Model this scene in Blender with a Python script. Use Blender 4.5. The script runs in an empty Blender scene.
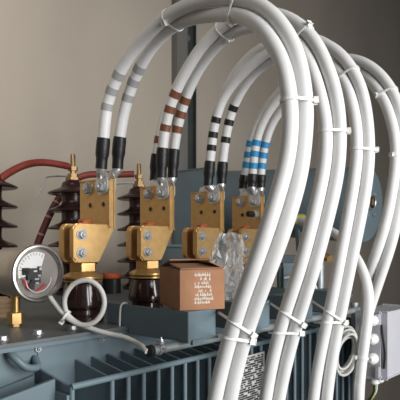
import bpy, bmesh, math, random
from mathutils import Vector, Matrix
random.seed(7)
S = bpy.context.scene
COL = S.collection
PI = math.pi

# ------------------------------------------------------------------ frame
# world x runs along the row of low-voltage bushings, -y points out of the
# long side of the tank (called b below), z = 0 is the top of the tank cover.
F, CX, HY = 535.0, 200.0, 243.0
UX, UY = 0.6754, 0.7374
X0, Y0, CZ = -0.2296, 1.05, 0.155

def W(a, b, z):
    return Vector((a, -b, z))

def at(px, py, a=None, b=None, z=None, Y=None):
    """point of the photo at a known row position a, outward offset b, height z or distance Y"""
    x, h = (px - CX) / F, (HY - py) / F
    if a is not None:
        Y = (a + UX * X0 + UY * Y0) / (UX * x + UY)
    elif b is not None:
        Y = (b + UY * X0 - UX * Y0) / (UY * x - UX)
    elif z is not None:
        Y = (z - CZ) / h
    rx, ry = x * Y - X0, Y - Y0
    return W(UX * rx + UY * ry, UY * rx - UX * ry, CZ + h * Y)

def proj(p):
    a, b = p.x, -p.y
    X = X0 + UX * a + UY * b
    Y = Y0 + UY * a - UX * b
    return CX + F * X / Y, HY - F * (p.z - CZ) / Y, Y

cam_d = bpy.data.cameras.new('camera')
cam = bpy.data.objects.new('camera', cam_d)
COL.objects.link(cam)
rx, ry = -X0, -Y0
cam.location = W(UX * rx + UY * ry, UY * rx - UX * ry, CZ)
cam.rotation_euler = (PI / 2, 0, -math.atan2(UY, UX))
cam_d.sensor_width = 36
cam_d.lens = F / 400 * 36
cam_d.shift_y = (HY - 200) / 400
cam_d.clip_start = 0.02
S.camera = cam
RIGHT = Vector((UX, -UY, 0)); FWD = Vector((UY, UX, 0)); UP = Vector((0, 0, 1))
AX = Vector((1, 0, 0)); BX = Vector((0, -1, 0))

# -------------------------------------------------------------- materials
def mat(name, col, rough=0.5, metal=0.0, var=0.0, vscale=20, bump=0.0, bscale=200, spec=0.5, trans=0.0, alpha=1.0, coat=0.0, ior=1.45, stretch=None, col2=None):
    m = bpy.data.materials.new(name)
    m.use_nodes = True
    nt = m.node_tree
    p = nt.nodes['Principled BSDF']
    p.inputs['Base Color'].default_value = (*col, 1)
    p.inputs['Roughness'].default_value = rough
    p.inputs['Metallic'].default_value = metal
    p.inputs['Specular IOR Level'].default_value = spec
    p.inputs['Transmission Weight'].default_value = trans
    p.inputs['Alpha'].default_value = alpha
    p.inputs['Coat Weight'].default_value = coat
    p.inputs['IOR'].default_value = ior
    if var or bump:
        tc = nt.nodes.new('ShaderNodeTexCoord')
        mp = nt.nodes.new('ShaderNodeMapping')
        nt.links.new(tc.outputs['Object'], mp.inputs['Vector'])
        if stretch: mp.inputs['Scale'].default_value = stretch
    if var:
        n = nt.nodes.new('ShaderNodeTexNoise')
        n.inputs['Scale'].default_value = vscale
        n.inputs['Detail'].default_value = 6
        nt.links.new(mp.outputs['Vector'], n.inputs['Vector'])
        r = nt.nodes.new('ShaderNodeValToRGB')
        c2 = col2 if col2 else tuple(min(1, c * (1 + var)) for c in col)
        r.color_ramp.elements[0].position = 0.3
        r.color_ramp.elements[1].position = 0.7
        r.color_ramp.elements[0].color = (*[c * (1 - var) for c in col], 1)
        r.color_ramp.elements[1].color = (*c2, 1)
        nt.links.new(n.outputs['Fac'], r.inputs['Fac'])
        nt.links.new(r.outputs['Color'], p.inputs['Base Color'])
    if bump:
        n2 = nt.nodes.new('ShaderNodeTexNoise')
        n2.inputs['Scale'].default_value = bscale
        n2.inputs['Detail'].default_value = 4
        nt.links.new(mp.outputs['Vector'], n2.inputs['Vector'])
        b = nt.nodes.new('ShaderNodeBump')
        b.inputs['Strength'].default_value = bump
        b.inputs['Distance'].default_value = 0.002
        nt.links.new(n2.outputs['Fac'], b.inputs['Height'])
        nt.links.new(b.outputs['Normal'], p.inputs['Normal'])
    return m

M = dict(
    brass=mat('cast_brass', (0.66, 0.42, 0.175), 0.40, 0.8, 0.10, 60, 0.25, 500),
    brass_s=mat('turned_brass', (0.58, 0.37, 0.15), 0.34, 0.8, 0.12, 40),
    copper=mat('copper', (0.66, 0.23, 0.10), 0.36, 0.7, 0.15, 60),
    zinc=mat('zinc_steel', (0.60, 0.61, 0.62), 0.32, 0.75, 0.12, 90),
    tin=mat('tinned_lug', (0.66, 0.66, 0.66), 0.32, 0.7, 0.08, 60),
    bezel=mat('brushed_steel', (0.60, 0.58, 0.55), 0.28, 1.0, 0.1, 50),
    case=mat('steel_case', (0.55, 0.50, 0.43), 0.36, 0.7, 0.1, 30),
    brass_o=mat('aged_brass', (0.32, 0.21, 0.10), 0.42, 0.75, 0.12, 40),
    porc=mat('brown_porcelain', (0.022, 0.010, 0.009), 0.16, 0, 0.3, 20, coat=0.4),
    porc_hv=mat('dull_brown_porcelain', (0.030, 0.013, 0.013), 0.26, 0, 0.3, 20),
    cable=mat('white_cable_sheath', (0.735, 0.735, 0.73), 0.42, 0, 0.035, 30, 0.05, 300),
    cable2=mat('pale_grey_cable_sheath', (0.62, 0.61, 0.58), 0.5, 0, 0.04, 40),
    boot=mat('black_heat_shrink', (0.012, 0.012, 0.013), 0.42, 0, 0.2, 80, 0.3, 150),
    t_grey=mat('grey_tape', (0.36, 0.36, 0.36), 0.5),
    t_brown=mat('brown_tape', (0.20, 0.072, 0.033), 0.5),
    t_black=mat('black_tape', (0.014, 0.014, 0.014), 0.5),
    t_blue=mat('blue_tape', (0.025, 0.27, 0.56), 0.5),
    nylon=mat('white_nylon', (0.80, 0.80, 0.78), 0.4),
    paint=mat('blue_grey_paint', (0.138, 0.188, 0.216), 0.42, 0, 0.08, 12, 0.08, 250),
    paint_t=mat('oil_tank_paint', (0.115, 0.155, 0.172), 0.42, 0, 0.08, 12),
    paint_d=mat('dark_blue_grey_paint', (0.085, 0.110, 0.120), 0.5, 0, 0.08, 10),
    cover=mat('dusty_grey_cover_paint', (0.125, 0.140, 0.145), 0.5, 0, 0.18, 14, 0.1, 200),
    galv=mat('galvanised_pipe', (0.36, 0.39, 0.40), 0.45, 0.5, 0.15, 40),
    card=mat('brown_cardboard', (0.36, 0.18, 0.098), 0.85, 0, 0.08, 40, 0.15, 200),
    card_in=mat('cardboard_flap', (0.31, 0.16, 0.092), 0.85, 0, 0.08, 40),
    print=mat('white_print', (0.60, 0.55, 0.49), 0.7),
    red=mat('red_silicone_sleeve', (0.23, 0.040, 0.030), 0.5, 0, 0.15, 40),
    red_d=mat('dark_red_sleeve', (0.115, 0.020, 0.024), 0.5, 0, 0.15, 40),
    clear=mat('clear_ring', (0.42, 0.22, 0.20), 0.3),
    black=mat('black_plastic', (0.012, 0.012, 0.013), 0.4),
    orange=mat('orange_plastic', (0.46, 0.085, 0.022), 0.5),
    tan=mat('tan_plastic', (0.40, 0.28, 0.17), 0.7, 0, 0.1, 30),
    dial=mat('grey_dial', (0.22, 0.20, 0.185), 0.4, 0.3, 0.08, 30),
    white=mat('white_enamel', (0.82, 0.81, 0.79), 0.5),
    redp=mat('red_pointer', (0.5, 0.02, 0.02), 0.5),
    jb=mat('light_grey_enclosure', (0.50, 0.50, 0.54), 0.5, 0, 0.03, 20),
    yellow=mat('yellow_green', (0.30, 0.29, 0.06), 0.5),
    green=mat('green_wire', (0.05, 0.22, 0.06), 0.5),
    plate=mat('nameplate_metal', (0.62, 0.62, 0.60), 0.4, 0.3),
    col=mat('grey_steel_column', (0.19, 0.185, 0.168), 0.55, 0.2, 0.15, 8, stretch=(1, 1, 0.2)),
    col_d=mat('dark_steel_column', (0.055, 0.06, 0.062), 0.5, 0.3, 0.2, 10),
)
gm = mat('gauge_glass', (1, 1, 1), 0.02, 0, trans=1.0, ior=1.12)
M['glass'] = gm
# crumpled film: mostly see-through with glossy creases
fm = bpy.data.materials.new('clear_film'); fm.use_nodes = True
nt = fm.node_tree; out = nt.nodes['Material Output']
tr = nt.nodes.new('ShaderNodeBsdfTransparent'); tr.inputs[0].default_value = (0.93, 0.93, 0.93, 1)
pb = nt.nodes['Principled BSDF']; pb.inputs['Base Color'].default_value = (0.9, 0.9, 0.9, 1); pb.inputs['Roughness'].default_value = 0.12
pb.inputs['Specular IOR Level'].default_value = 0.6
lw = nt.nodes.new('ShaderNodeFresnel'); lw.inputs['IOR'].default_value = 1.25
ad = nt.nodes.new('ShaderNodeMath'); ad.operation = 'ADD'; ad.inputs[1].default_value = 0.16; ad.use_clamp = True
mx = nt.nodes.new('ShaderNodeMixShader')
nt.links.new(lw.outputs[0], ad.inputs[0]); nt.links.new(ad.outputs[0], mx.inputs[0]); nt.links.new(tr.outputs[0], mx.inputs[1]); nt.links.new(pb.outputs[0], mx.inputs[2])
nt.links.new(mx.outputs[0], out.inputs[0])
M['film'] = fm
# plaster / painted panel wall with faint vertical bands, stains and small marks
def wall_mat(name, c1, c2):
    m = mat(name, c1, 0.75, 0, 0.10, 2.2, 0.06, 90, col2=c2, stretch=(1, 1, 0.55))
    return m
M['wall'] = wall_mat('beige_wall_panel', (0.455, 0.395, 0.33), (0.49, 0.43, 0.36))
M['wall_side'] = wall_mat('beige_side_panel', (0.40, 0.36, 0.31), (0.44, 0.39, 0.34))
M['floor'] = mat('grey_floor', (0.20, 0.19, 0.18), 0.8, 0, 0.15, 5)
M['ceil'] = mat('grey_ceiling', (0.34, 0.32, 0.30), 0.8, 0, 0.1, 5)

# ---------------------------------------------------------------- objects
LOC = {}
def thing(name, label, cat, loc, group=None):
    o = bpy.data.objects.new(name, None)
    COL.objects.link(o)
    o.empty_display_size = 0.02
    o.location = loc
    LOC[o] = Vector(loc)
    return tag(o, label, cat, group)

def tag(o, label, cat, group=None):
    o['label'] = label; o['category'] = cat
    if group: o['group'] = group
    return o

def obj(name, bm, m, parent=None, loc=None, smooth=40):
    base = LOC[parent] if parent else (Vector(loc) if loc is not None else Vector((0, 0, 0)))
    bmesh.ops.recalc_face_normals(bm, faces=bm.faces)
    bmesh.ops.translate(bm, verts=bm.verts, vec=-base)
    me = bpy.data.meshes.new(name)
    if smooth:
        ang = math.radians(smooth)
        for f in bm.faces: f.smooth = True
        for e in bm.edges:
            if len(e.link_faces) == 2 and e.calc_face_angle(0) > ang: e.smooth = False
    bm.to_mesh(me); bm.free()
    me.materials.append(m)
    o = bpy.data.objects.new(name, me)
    COL.objects.link(o)
    if parent: o.parent = parent
    else: o.location = base
    LOC[o] = base
    return o

def BM(): return bmesh.new()

def box(bm, c, size, ax=AX, ay=BX, az=UP, bevel=0.0):
    """box centred at c; size along the three axes"""
    r = bmesh.ops.create_cube(bm, size=1)
    vs = r['verts']
    for v in vs:
        p = v.co.copy()
        v.co = Vector(c) + ax * p.x * size[0] + ay * p.y * size[1] + az * p.z * size[2]
    if bevel:
        es = list({e for v in vs for e in v.link_edges})
        bmesh.ops.bevel(bm, geom=es, offset=bevel, segments=2, affect='EDGES', clamp_overlap=True)
    return bm

def boxr(bm, a, b, z, bevel=0.0):
    return box(bm, W((a[0] + a[1]) / 2, (b[0] + b[1]) / 2, (z[0] + z[1]) / 2), (a[1] - a[0], b[1] - b[0], z[1] - z[0]), bevel=bevel)

def frame_of(d):
    d = d.normalized()
    t = UP if abs(d.z) < 0.9 else AX
    n = d.cross(t).normalized()
    return n, d.cross(n).normalized()

def lathe(bm, base, axis, prof, seg=32, phase=0.0):
    """prof: (r, h) pairs along axis from base"""
    axis = axis.normalized(); n, b = frame_of(axis)
    rings = []
    for r, h in prof:
        if r < 1e-6:
            rings.append([bm.verts.new(base + axis * h)])
        else:
            rings.append([bm.verts.new(base + axis * h + (n * math.cos(2 * PI * i / seg + phase) + b * math.sin(2 * PI * i / seg + phase)) * r) for i in range(seg)])
    for A, B in zip(rings, rings[1:]):
        if len(A) == 1 and len(B) == 1: continue
        for i in range(seg):
            j = (i + 1) % seg
            if len(A) == 1: bm.faces.new((A[0], B[i], B[j]))
            elif len(B) == 1: bm.faces.new((A[i], A[j], B[0]))
            else: bm.faces.new((A[i], A[j], B[j], B[i]))
    for R in (rings[0], rings[-1]):
        if len(R) > 1:
            bm.faces.new(R)
    return bm

def spline(pts, n=10):
    P = [Vector(p) for p in pts]
    P = [P[0] * 2 - P[1]] + P + [P[-1] * 2 - P[-2]]
    out = []
    for i in range(1, len(P) - 2):
        p0, p1, p2, p3 = P[i - 1:i + 3]
        for k in range(n):
            t = k / n
            out.append(0.5 * ((2 * p1) + (p2 - p0) * t + (2 * p0 - 5 * p1 + 4 * p2 - p3) * t * t + (3 * p1 - p0 - 3 * p2 + p3) * t ** 3))
    out.append(P[-2])
    return out

def smooth_path(p, it=6):
    p = [v.copy() for v in p]
    for _ in range(it):
        q = [v.copy() for v in p]
        for i in range(1, len(p) - 1):
            q[i] = (p[i - 1] + p[i] * 2 + p[i + 1]) / 4
        p = q
    return p

def tube(bm, path, r, seg=16, cap=True):
    """round tube along a point list; r number or list"""
    n = len(path)
    R = r if isinstance(r, (list, tuple)) else [r] * n
    T = [(path[min(i + 1, n - 1)] - path[max(i - 1, 0)]).normalized() for i in range(n)]
    nn, _ = frame_of(T[0])
    rings = []
    for i in range(n):
        nn = (nn - T[i] * nn.dot(T[i])).normalized()
        bb = T[i].cross(nn)
        rings.append([bm.verts.new(path[i] + (nn * math.cos(2 * PI * k / seg) + bb * math.sin(2 * PI * k / seg)) * R[i]) for k in range(seg)])
    for A, B in zip(rings, rings[1:]):
        for k in range(seg):
            j = (k + 1) % seg
            bm.faces.new((A[k], A[j], B[j], B[k]))
    if cap:
        bm.faces.new(rings[0]); bm.faces.new(rings[-1])
    return bm

def prism(bm, pts, vec, bevel=0.0):
    """extrude a planar polygon (list of Vectors) by vec"""
    A = [bm.verts.new(p) for p in pts]
    B = [bm.verts.new(p + vec) for p in pts]
    fs = [bm.faces.new(A), bm.faces.new(B[::-1])]
    n = len(A)
    for i in range(n):
        j = (i + 1) % n
        fs.append(bm.faces.new((A[i], B[i], B[j], A[j])))
    if bevel:
        es = list(fs[0].edges) + list(fs[1].edges)
        bmesh.ops.bevel(bm, geom=es, offset=bevel, segments=2, affect='EDGES', clamp_overlap=True)
    return bm

def round_poly(pts, radii, n=6):
    """2D polygon with rounded corners"""
    out = []
    m = len(pts)
    for i in range(m):
        p, q, s = Vector(pts[i - 1]), Vector(pts[i]), Vector(pts[(i + 1) % m])
        r = radii[i]
        if r <= 0:
            out.append(q); continue
        d1, d2 = (p - q).normalized(), (s - q).normalized()
        ang = d1.angle(d2)
        t = min(r / math.tan(ang / 2), (p - q).length * 0.49, (s - q).length * 0.49)
        r2 = t * math.tan(ang / 2)
        c = q + (d1 + d2).normalized() * (r2 / math.sin(ang / 2))
        a1, a2 = q + d1 * t - c, q + d2 * t - c
        tot = a1.angle_signed(a2)
        for k in range(n + 1):
            th = -tot * k / n
            out.append(c + Vector((a1.x * math.cos(th) - a1.y * math.sin(th), a1.x * math.sin(th) + a1.y * math.cos(th))))
    return out

def strap_loop(bm, outline, wdir, width, th):
    """closed flat band: outline is a closed list of points, wdir the strap's width direction"""
    n = len(outline)
    c = sum(outline, Vector()) / n
    rings = []
    for i in range(n):
        t = (outline[(i + 1) % n] - outline[i - 1]).normalized()
        o = t.cross(wdir).normalized()
        if o.dot(outline[i] - c) < 0: o = -o
        p = outline[i]
        rings.append([bm.verts.new(p + wdir * s * width / 2 + o * u) for s, u in ((-1, 0), (1, 0), (1, th), (-1, th))])
    for i in range(n):
        A, B = rings[i], rings[(i + 1) % n]
        for k in range(4):
            j = (k + 1) % 4
            bm.faces.new((A[k], A[j], B[j], B[k]))
    return bm

def bolt_bm(bm, p, d, r=0.0085, h=0.0065, washer=0.011):
    lathe(bm, p, d, [(washer, 0), (washer, 0.0016)], 24)
    lathe(bm, p + d.normalized() * 0.0016, d, [(r, 0), (r, h - 0.001), (r * 0.86, h)], 6, 0.3)
    lathe(bm, p + d.normalized() * (h + 0.0016), d, [(r * 0.5, 0), (r * 0.5, 0.002), (r * 0.4, 0.003)], 14)
    return bm

def dup(o, delta, label=None):
    r = o.copy(); COL.objects.link(r); r.location = o.location + delta
    LOC[r] = LOC[o] + delta
    if label: r['label'] = label
    for ch in list(o.children):
        c = ch.copy(); COL.objects.link(c); c.parent = r
        for g in list(ch.children):
            d = g.copy(); COL.objects.link(d); d.parent = c
    return r

def struct(name, bm, m):
    o = obj(name, bm, m, smooth=0)
    o['kind'] = 'structure'
    return o

# ------------------------------------------------------------------- room
FZ, CEIL, WB = -1.30, 2.7, -0.98
bm = BM(); boxr(bm, (-2.2, 5.2), (WB - 0.08, WB), (FZ, CEIL)); struct('wall_back', bm, M['wall'])
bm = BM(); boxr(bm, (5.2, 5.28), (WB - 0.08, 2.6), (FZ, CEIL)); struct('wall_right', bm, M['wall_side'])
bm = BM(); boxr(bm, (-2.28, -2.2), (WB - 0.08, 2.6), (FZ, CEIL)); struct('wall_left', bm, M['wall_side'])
bm = BM(); boxr(bm, (-2.28, 5.28), (WB - 0.08, 2.6), (FZ - 0.08, FZ)); struct('floor', bm, M['floor'])
bm = BM(); boxr(bm, (-2.28, 5.28), (WB - 0.08, 2.6), (CEIL, CEIL + 0.08)); struct('ceiling', bm, M['ceil'])

# steel column standing against the back wall
cl, cm_, cr = at(171.5, 100, b=WB), at(182.5, 100, b=WB), at(192, 100, b=WB)
col = thing('steel_column', 'grey steel column against the beige wall, dark slotted channel on its right', 'column', (cm_.x, -WB, FZ))
bm = BM(); boxr(bm, (cl.x, cm_.x), (WB, WB + 0.035), (FZ, CEIL), 0.003); obj('flange', bm, M['col'], col)
bm = BM()
boxr(bm, (cm_.x + .001, cr.x), (WB, WB + 0.012), (FZ, CEIL)); boxr(bm, (cr.x - 0.006, cr.x), (WB + .012, WB + 0.03), (FZ, CEIL))
obj('channel', bm, M['col_d'], col)
bp = at(187.5, 38, b=WB + 0.012)
bm = BM(); lathe(bm, bp, BX, [(0.016, 0), (0.016, 0.004), (0.010, 0.006)], 20); obj('bolt', bm, M['col'], col)

# --------------------------------------------------------- transformer tank
tank = thing('transformer_tank', 'blue-grey finned transformer tank with a dusty flat cover', 'transformer', W(0.4, -0.25, FZ))
CB, CW, A0, A1, BB = 0.105, 0.090, -0.46, 0.93, -0.72
bm = BM(); boxr(bm, (A0, A1), (BB, CB), (-0.0062, 0), 0.0012); obj('cover', bm, M['cover'], tank)
bm = BM(); boxr(bm, (A0, A1), (BB, CB - .0015), (-0.0135, -0.0068), 0.0012); obj('flange', bm, M['paint'], tank)
bm = BM(); boxr(bm, (-0.152, A1 - 0.03), (BB + .03, CW), (FZ + 0.1, -0.0135)); boxr(bm, (A0 + .02, -0.151), (BB + .03, CW - .002), (-0.075, -0.0135))
obj('tank_wall', bm, M['paint'], tank)
bm = BM()
boxr(bm, (-0.1, -0.0), (BB + .1, CW - .1), (FZ, FZ + .1)); boxr(bm, (0.7, 0.8), (BB + .1, CW - .1), (FZ, FZ + .1))
obj('skid', bm, M['paint_d'], tank)
BR, ZR, ZW = 0.190, -0.0622, -0.0475
fa = [-0.154] + [-0.078 + 0.0338 * k for k in range(27)]
for a in fa:
    t = 0.0045
    pts = [W(a - t / 2, CW, ZW), W(a - t / 2, BR, ZR - .001), W(a - t / 2, BR, FZ + 0.25), W(a - t / 2, CW, FZ + 0.25)]
    bm = BM(); prism(bm, pts, AX * t)
    tube(bm, [W(a, BR, ZR), W(a, BR, FZ + .25)], 0.0042, 10)
    obj('cooling_fin', bm, M['paint'], tank)
bm = BM(); tube(bm, [W(-0.156, BR + .001, ZR), W(0.83, BR + .001, ZR)], 0.0052, 12); obj('fin_rail', bm, M['paint'], tank)
# short-side bank: fins standing parallel to the long side
for i, (x1, y1, x0, y0, aa) in enumerate(((54, 379.5, 0, 400, -0.165), (33, 376, 0, 389.5, -0.165), (15, 372, -10, 381, -0.165))):
    p1 = at(x1, y1, a=aa); b_ = -p1.y
    p0 = at(x0, y0, b=b_)
    sl = (p0.z - p1.z) / (p0.x - p1.x)
    pts = [W(-0.163, b_, p1.z + sl * 0.002), W(-0.40, b_, p1.z + sl * (-0.235)), W(-0.40, b_, FZ + .25), W(-0.163, b_, FZ + .25)]
    bm = BM(); prism(bm, pts, BX * -0.006); obj('cooling_fin', bm, M['paint'], tank)
bm = BM(); boxr(bm, (-0.163, -0.157), (-0.15, 0.19), (FZ + .25, -0.074)); obj('end_panel', bm, M['paint'], tank)
# lifting lug under the cover
bm = BM()
c = at(25, 356, b=CW)
tube(bm, spline([c + W(-.03, .0, .012), c + W(-.028, .02, .004), c + W(-.012, .026, -.012), c + W(.01, .02, -.016), c + W(.018, 0, -.006)], 6), 0.006, 10)
obj('lifting_lug', bm, M['paint'], tank)
for px, py in ((3, 338), (38, 332), (72.5, 327.2)):
    p = at(px, py + 2, z=0)
    bm = BM(); lathe(bm, p, UP, [(0.0095, 0), (0.0095, 0.0016)], 20); lathe(bm, p + UP * .0016, UP, [(0.0068, 0), (0.0068, 0.0045), (0.006, 0.0052)], 6, 0.3); obj('cover_bolt', bm, M['zinc'], tank)
for px, py in ((38, 349), (101, 339.5)):
    p = at(px, py, b=CW)
    bm = BM(); bolt_bm(bm, p + BX * 0.0001, BX, 0.0036, 0.004, 0.005); obj('wall_bolt', bm, M['zinc'], tank)
for k in range(8):
    bm = BM(); bolt_bm(bm, W(-0.30 + k * .15, -0.67, 0), UP, 0.0065, 0.005, 0.0095); obj('cover_bolt', bm, M['zinc'], tank)

# ------------------------------------------------------------ support arms
SP = 0.165
OFF = [0, 0.168, 0.342, 0.511]
sec = round_poly([(0.05, 0.012), (0.062, 0.04), (0.262, 0.04), (0.262, -0.0136), (0.1085, -0.0136), (0.1085, 0.0008), (0.05, 0.0008)], [0, 0.004, 0.016, 0.010, 0, 0, 0], 8)
arm = thing('support_arm', 'blue-grey support arm carrying the cardboard box', 'bracket', W(0.065, 0.08, 0.0), 'painted support arms under the cables')
plan = round_poly([(0.025, 0.185), (0.113, 0.185), (0.113, 0.266), (0.025, 0.262)], [0, 0, 0.034, 0.003], 10)
bm = BM(); prism(bm, [W(p[0], p[1], -0.0118) for p in plan], UP * 0.0518, 0.016)
pr_ = round_poly([(0.043, 0.0008), (0.043, 0.0396), (0.20, 0.0396), (0.20, -0.0132), (0.1075, -0.0132), (0.1075, 0.0008)], [0, .004, 0, 0, 0, 0])
prism(bm, [W(0.0252, p[0], p[1]) for p in pr_], AX * 0.006, 0.0008)
obj('arm_body', bm, M['paint'], arm, smooth=50)
bm = BM(); boxr(bm, (0.032, 0.06), (0.2605, 0.2655), (-0.016, -0.008)); boxr(bm, (0.04, 0.052), (0.255, 0.2635), (-0.0165, -0.0135)); obj('latch', bm, M['paint'], arm)
for k, lb in ((1, 'blue-grey support arm between the first and second pairs of falling white cables'),
              (2, 'blue-grey support arm between the second and third pairs of falling white cables'),
              (3, 'farthest blue-grey support arm, beside the coiled cable and vertical pipe')):
    dup(arm, AX * SP * k, lb)

# ------------------------------------------------------- conduit under arms
z_c = -0.0196; b_c = 0.235
cond = thing('conduit', 'galvanised conduit running below the blue-grey support arms', 'pipe', W(-0.034, b_c, z_c))
bm = BM(); tube(bm, [W(-0.032, b_c, z_c), W(0.70, b_c, z_c)], 0.0075, 18); obj('pipe', bm, M['galv'], cond)
bm = BM(); lathe(bm, W(-0.042, b_c, z_c), AX, [(0.0070, 0), (0.0098, 0.002), (0.0098, 0.010), (0.008, 0.0105)], 18); obj('gland', bm, M['black'], cond)
bm = BM()
strap_loop(bm, [W(-0.018, b_c, z_c) + (BX * math.cos(t) + UP * math.sin(t)) * 0.0077 for t in [2 * PI * i / 24 for i in range(24)]], AX, 0.006, 0.0018)
box(bm, W(-0.018, b_c + 0.005, z_c + 0.011), (0.008, 0.010, 0.003)); box(bm, W(-0.018, b_c - 0.006, z_c + 0.011), (0.008, 0.010, 0.003))
obj('clamp', bm, M['zinc'], cond)
bm = BM(); bolt_bm(bm, W(-0.018, b_c + .007, z_c + .0125), UP, 0.0035, 0.004, 0.005); bolt_bm(bm, W(-0.016, b_c + .0085, z_c + .003), BX, 0.0035, 0.004, 0.005); obj('clamp_bolt', bm, M['zinc'], cond)
for k in range(4):
    bm = BM(); a = 0.065 + SP * k
    box(bm, W(a, b_c - .012, (z_c + .0080 - .0118) / 2 - .004), (0.014, 0.008, .010)); obj('pipe_saddle', bm, M['galv'], cond)

# ------------------------------------------------------ low-voltage bushings
lv = thing('low_voltage_bushing', 'brown low-voltage bushing ringed by the coiled thin cable, nearest of the row', 'bushing', W(0, 0, 0), 'low-voltage bushings')
bm = BM(); lathe(bm, W(0, 0, 0), UP, [(0.036, 0), (0.040, 0.004), (0.040, 0.012), (0.034, 0.018), (0.034, 0.026), (0.041, 0.032), (0.042, 0.044), (0.040, 0.052), (0.037, 0.066), (0.034, 0.076), (0.026, 0.079)], 40); obj('porcelain', bm, M['porc'], lv)
bm = BM(); lathe(bm, W(0, 0, 0.0788), UP, [(0.036, 0), (0.038, 0.001), (0.038, 0.004), (0.037, 0.0045)], 40); obj('gasket_ring', bm, M['brass_s'], lv)
bm = BM(); lathe(bm, W(0, 0, 0.0852), UP, [(0.034, 0), (0.0395, 0.001), (0.0395, 0.005), (0.034, 0.0085), (0.026, 0.012), (0.024, 0.0145)], 40); obj('flange_disc', bm, M['brass_s'], lv)
bm = BM(); lathe(bm, W(0, 0, 0.0995), UP, [(0.0255, 0), (0.0275, 0.001), (0.0275, 0.0165), (0.0255, 0.0178)], 6, 0.35); obj('hex_nut', bm, M['brass_s'], lv, smooth=20)
bm = BM()
prof = [(0.0078, 0.117), (0.0078, 0.1935)]
for k in range(2): prof += [(0.0150, 0.1937 + k * .0042), (0.0138, 0.1957 + k * .0042)]
prof += [(0.0115, 0.2020)]
lathe(bm, W(0.006, 0, 0), UP, prof, 24); obj('stud', bm, M['copper'], lv)

# ------------------------------------------------------- terminal connectors
cn = thing('terminal_connector', 'brass flag connector of the grey-taped cables, nearest of the row', 'connector', W(0, 0, 0.1178), 'brass terminal connectors')
def ear(b0, b1, back):
    bm_ = BM()
    pr = round_poly([(-0.037, 0.118), (0.022, 0.118), (0.0595, 0.186), (0.0595, 0.1925), (-0.037, 0.1925)] if not back else
                    [(-0.037, 0.118), (0.02, 0.118), (0.05, 0.18), (0.05, 0.1925), (-0.037, 0.1925)], [0.010, 0.002, 0.004, 0, 0.012], 6)
    return prism(bm_, [W(p[0], b0, p[1]) for p in pr], BX * (b1 - b0), 0.0025)
# clamp: two ears around the stud, joined behind it
bmc = BM()
def add_prism(bm_, pr, b0, b1, bev=0.002):
    prism(bm_, [W(p[0], b0, p[1]) for p in pr], BX * (b1 - b0), bev)
prE = round_poly([(-0.037, 0.118), (0.022, 0.118), (0.0590, 0.184), (0.0590, 0.1925), (-0.037, 0.1925)], [0.010, 0.003, 0.004, 0, 0.012], 6)
add_prism(bmc, prE, 0.0095, 0.022, 0.003)
add_prism(bmc, prE, -0.0275, -0.0125, 0.003)
prC = [(0.0225, 0.1195), (0.0585, 0.185), (0.0585, 0.1915), (0.030, 0.1915), (0.0215, 0.1195)]
add_prism(bmc, prC, -0.0140, 0.0110, 0)
obj('clamp', bmc, M['brass'], cn, smooth=35)
# flag plate
bm = BM(); boxr(bm, (0.0455, 0.0597), (-0.073, 0.0222), (0.186, 0.283), 0.0022); obj('flag_plate', bm, M['brass'], cn)
for b_ in (-0.0385, 0.006):   # two holes drawn as rim discs, their inner shade a black disc
    bm = BM(); lathe(bm, W(0.0452, b_, 0.233), -AX, [(0.0068, -0.0003), (0.0068, 0.0003)], 20); h = obj('bolt_hole', bm, M['brass_s'], cn)
    bm = BM(); lathe(bm, W(0.0448, b_, 0.233), -AX, [(0.0048, -0.0002), (0.0048, 0.0004)], 20); obj('hole_shade', bm, M['black'], h)
for z_ in (0.171, 0.136):
    bm = BM(); bolt_bm(bm, W(-0.019, 0.0222, z_), BX, 0.0085, 0.006, 0.0112); obj('clamp_bolt', bm, M['zinc'], cn)
bm = BM(); bolt_bm(bm, W(0.0455, -0.045, 0.268), -AX, 0.0115, 0.008, 0.0140); obj('plate_bolt', bm, M['zinc'], cn)
bm = BM(); bolt_bm(bm, W(0.0405, 0.0045, 0.268), -AX, 0.0115, 0.008, 0.0140); obj('plate_bolt', bm, M['zinc'], cn)

for k, l1, l2 in ((1, 'brown low-voltage bushing beside the cardboard box, under the connector of the brown-taped cables', 'brass flag connector of the brown-taped cables, left of and above the cardboard box'),
                  (2, 'low-voltage bushing hidden mostly behind the cardboard box, third of the row', 'brass flag connector of the black-taped cables, directly behind the cardboard box'),
                  (3, 'farthest low-voltage bushing, right of the clear plastic bag', 'brass flag connector of the blue-taped cables, farthest, right of the plastic bag')):
    dup(lv, AX * OFF[k], l1); c2 = dup(cn, AX * OFF[k], l2)
bm = BM(); bolt_bm(bm, W(0.0452 + OFF[3], 0.006, 0.233), -AX, 0.0095, 0.008, 0.0125); obj('earth_bolt', bm, M['zinc'], c2)
bm = BM(); lathe(bm, W(0.0452 + OFF[3] - .0118, 0.006, 0.233), -AX, [(0.008, 0), (0.008, 0.02), (0.006, 0.022)], 18); obj('bolt_cap', bm, M['black'], c2)

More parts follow.
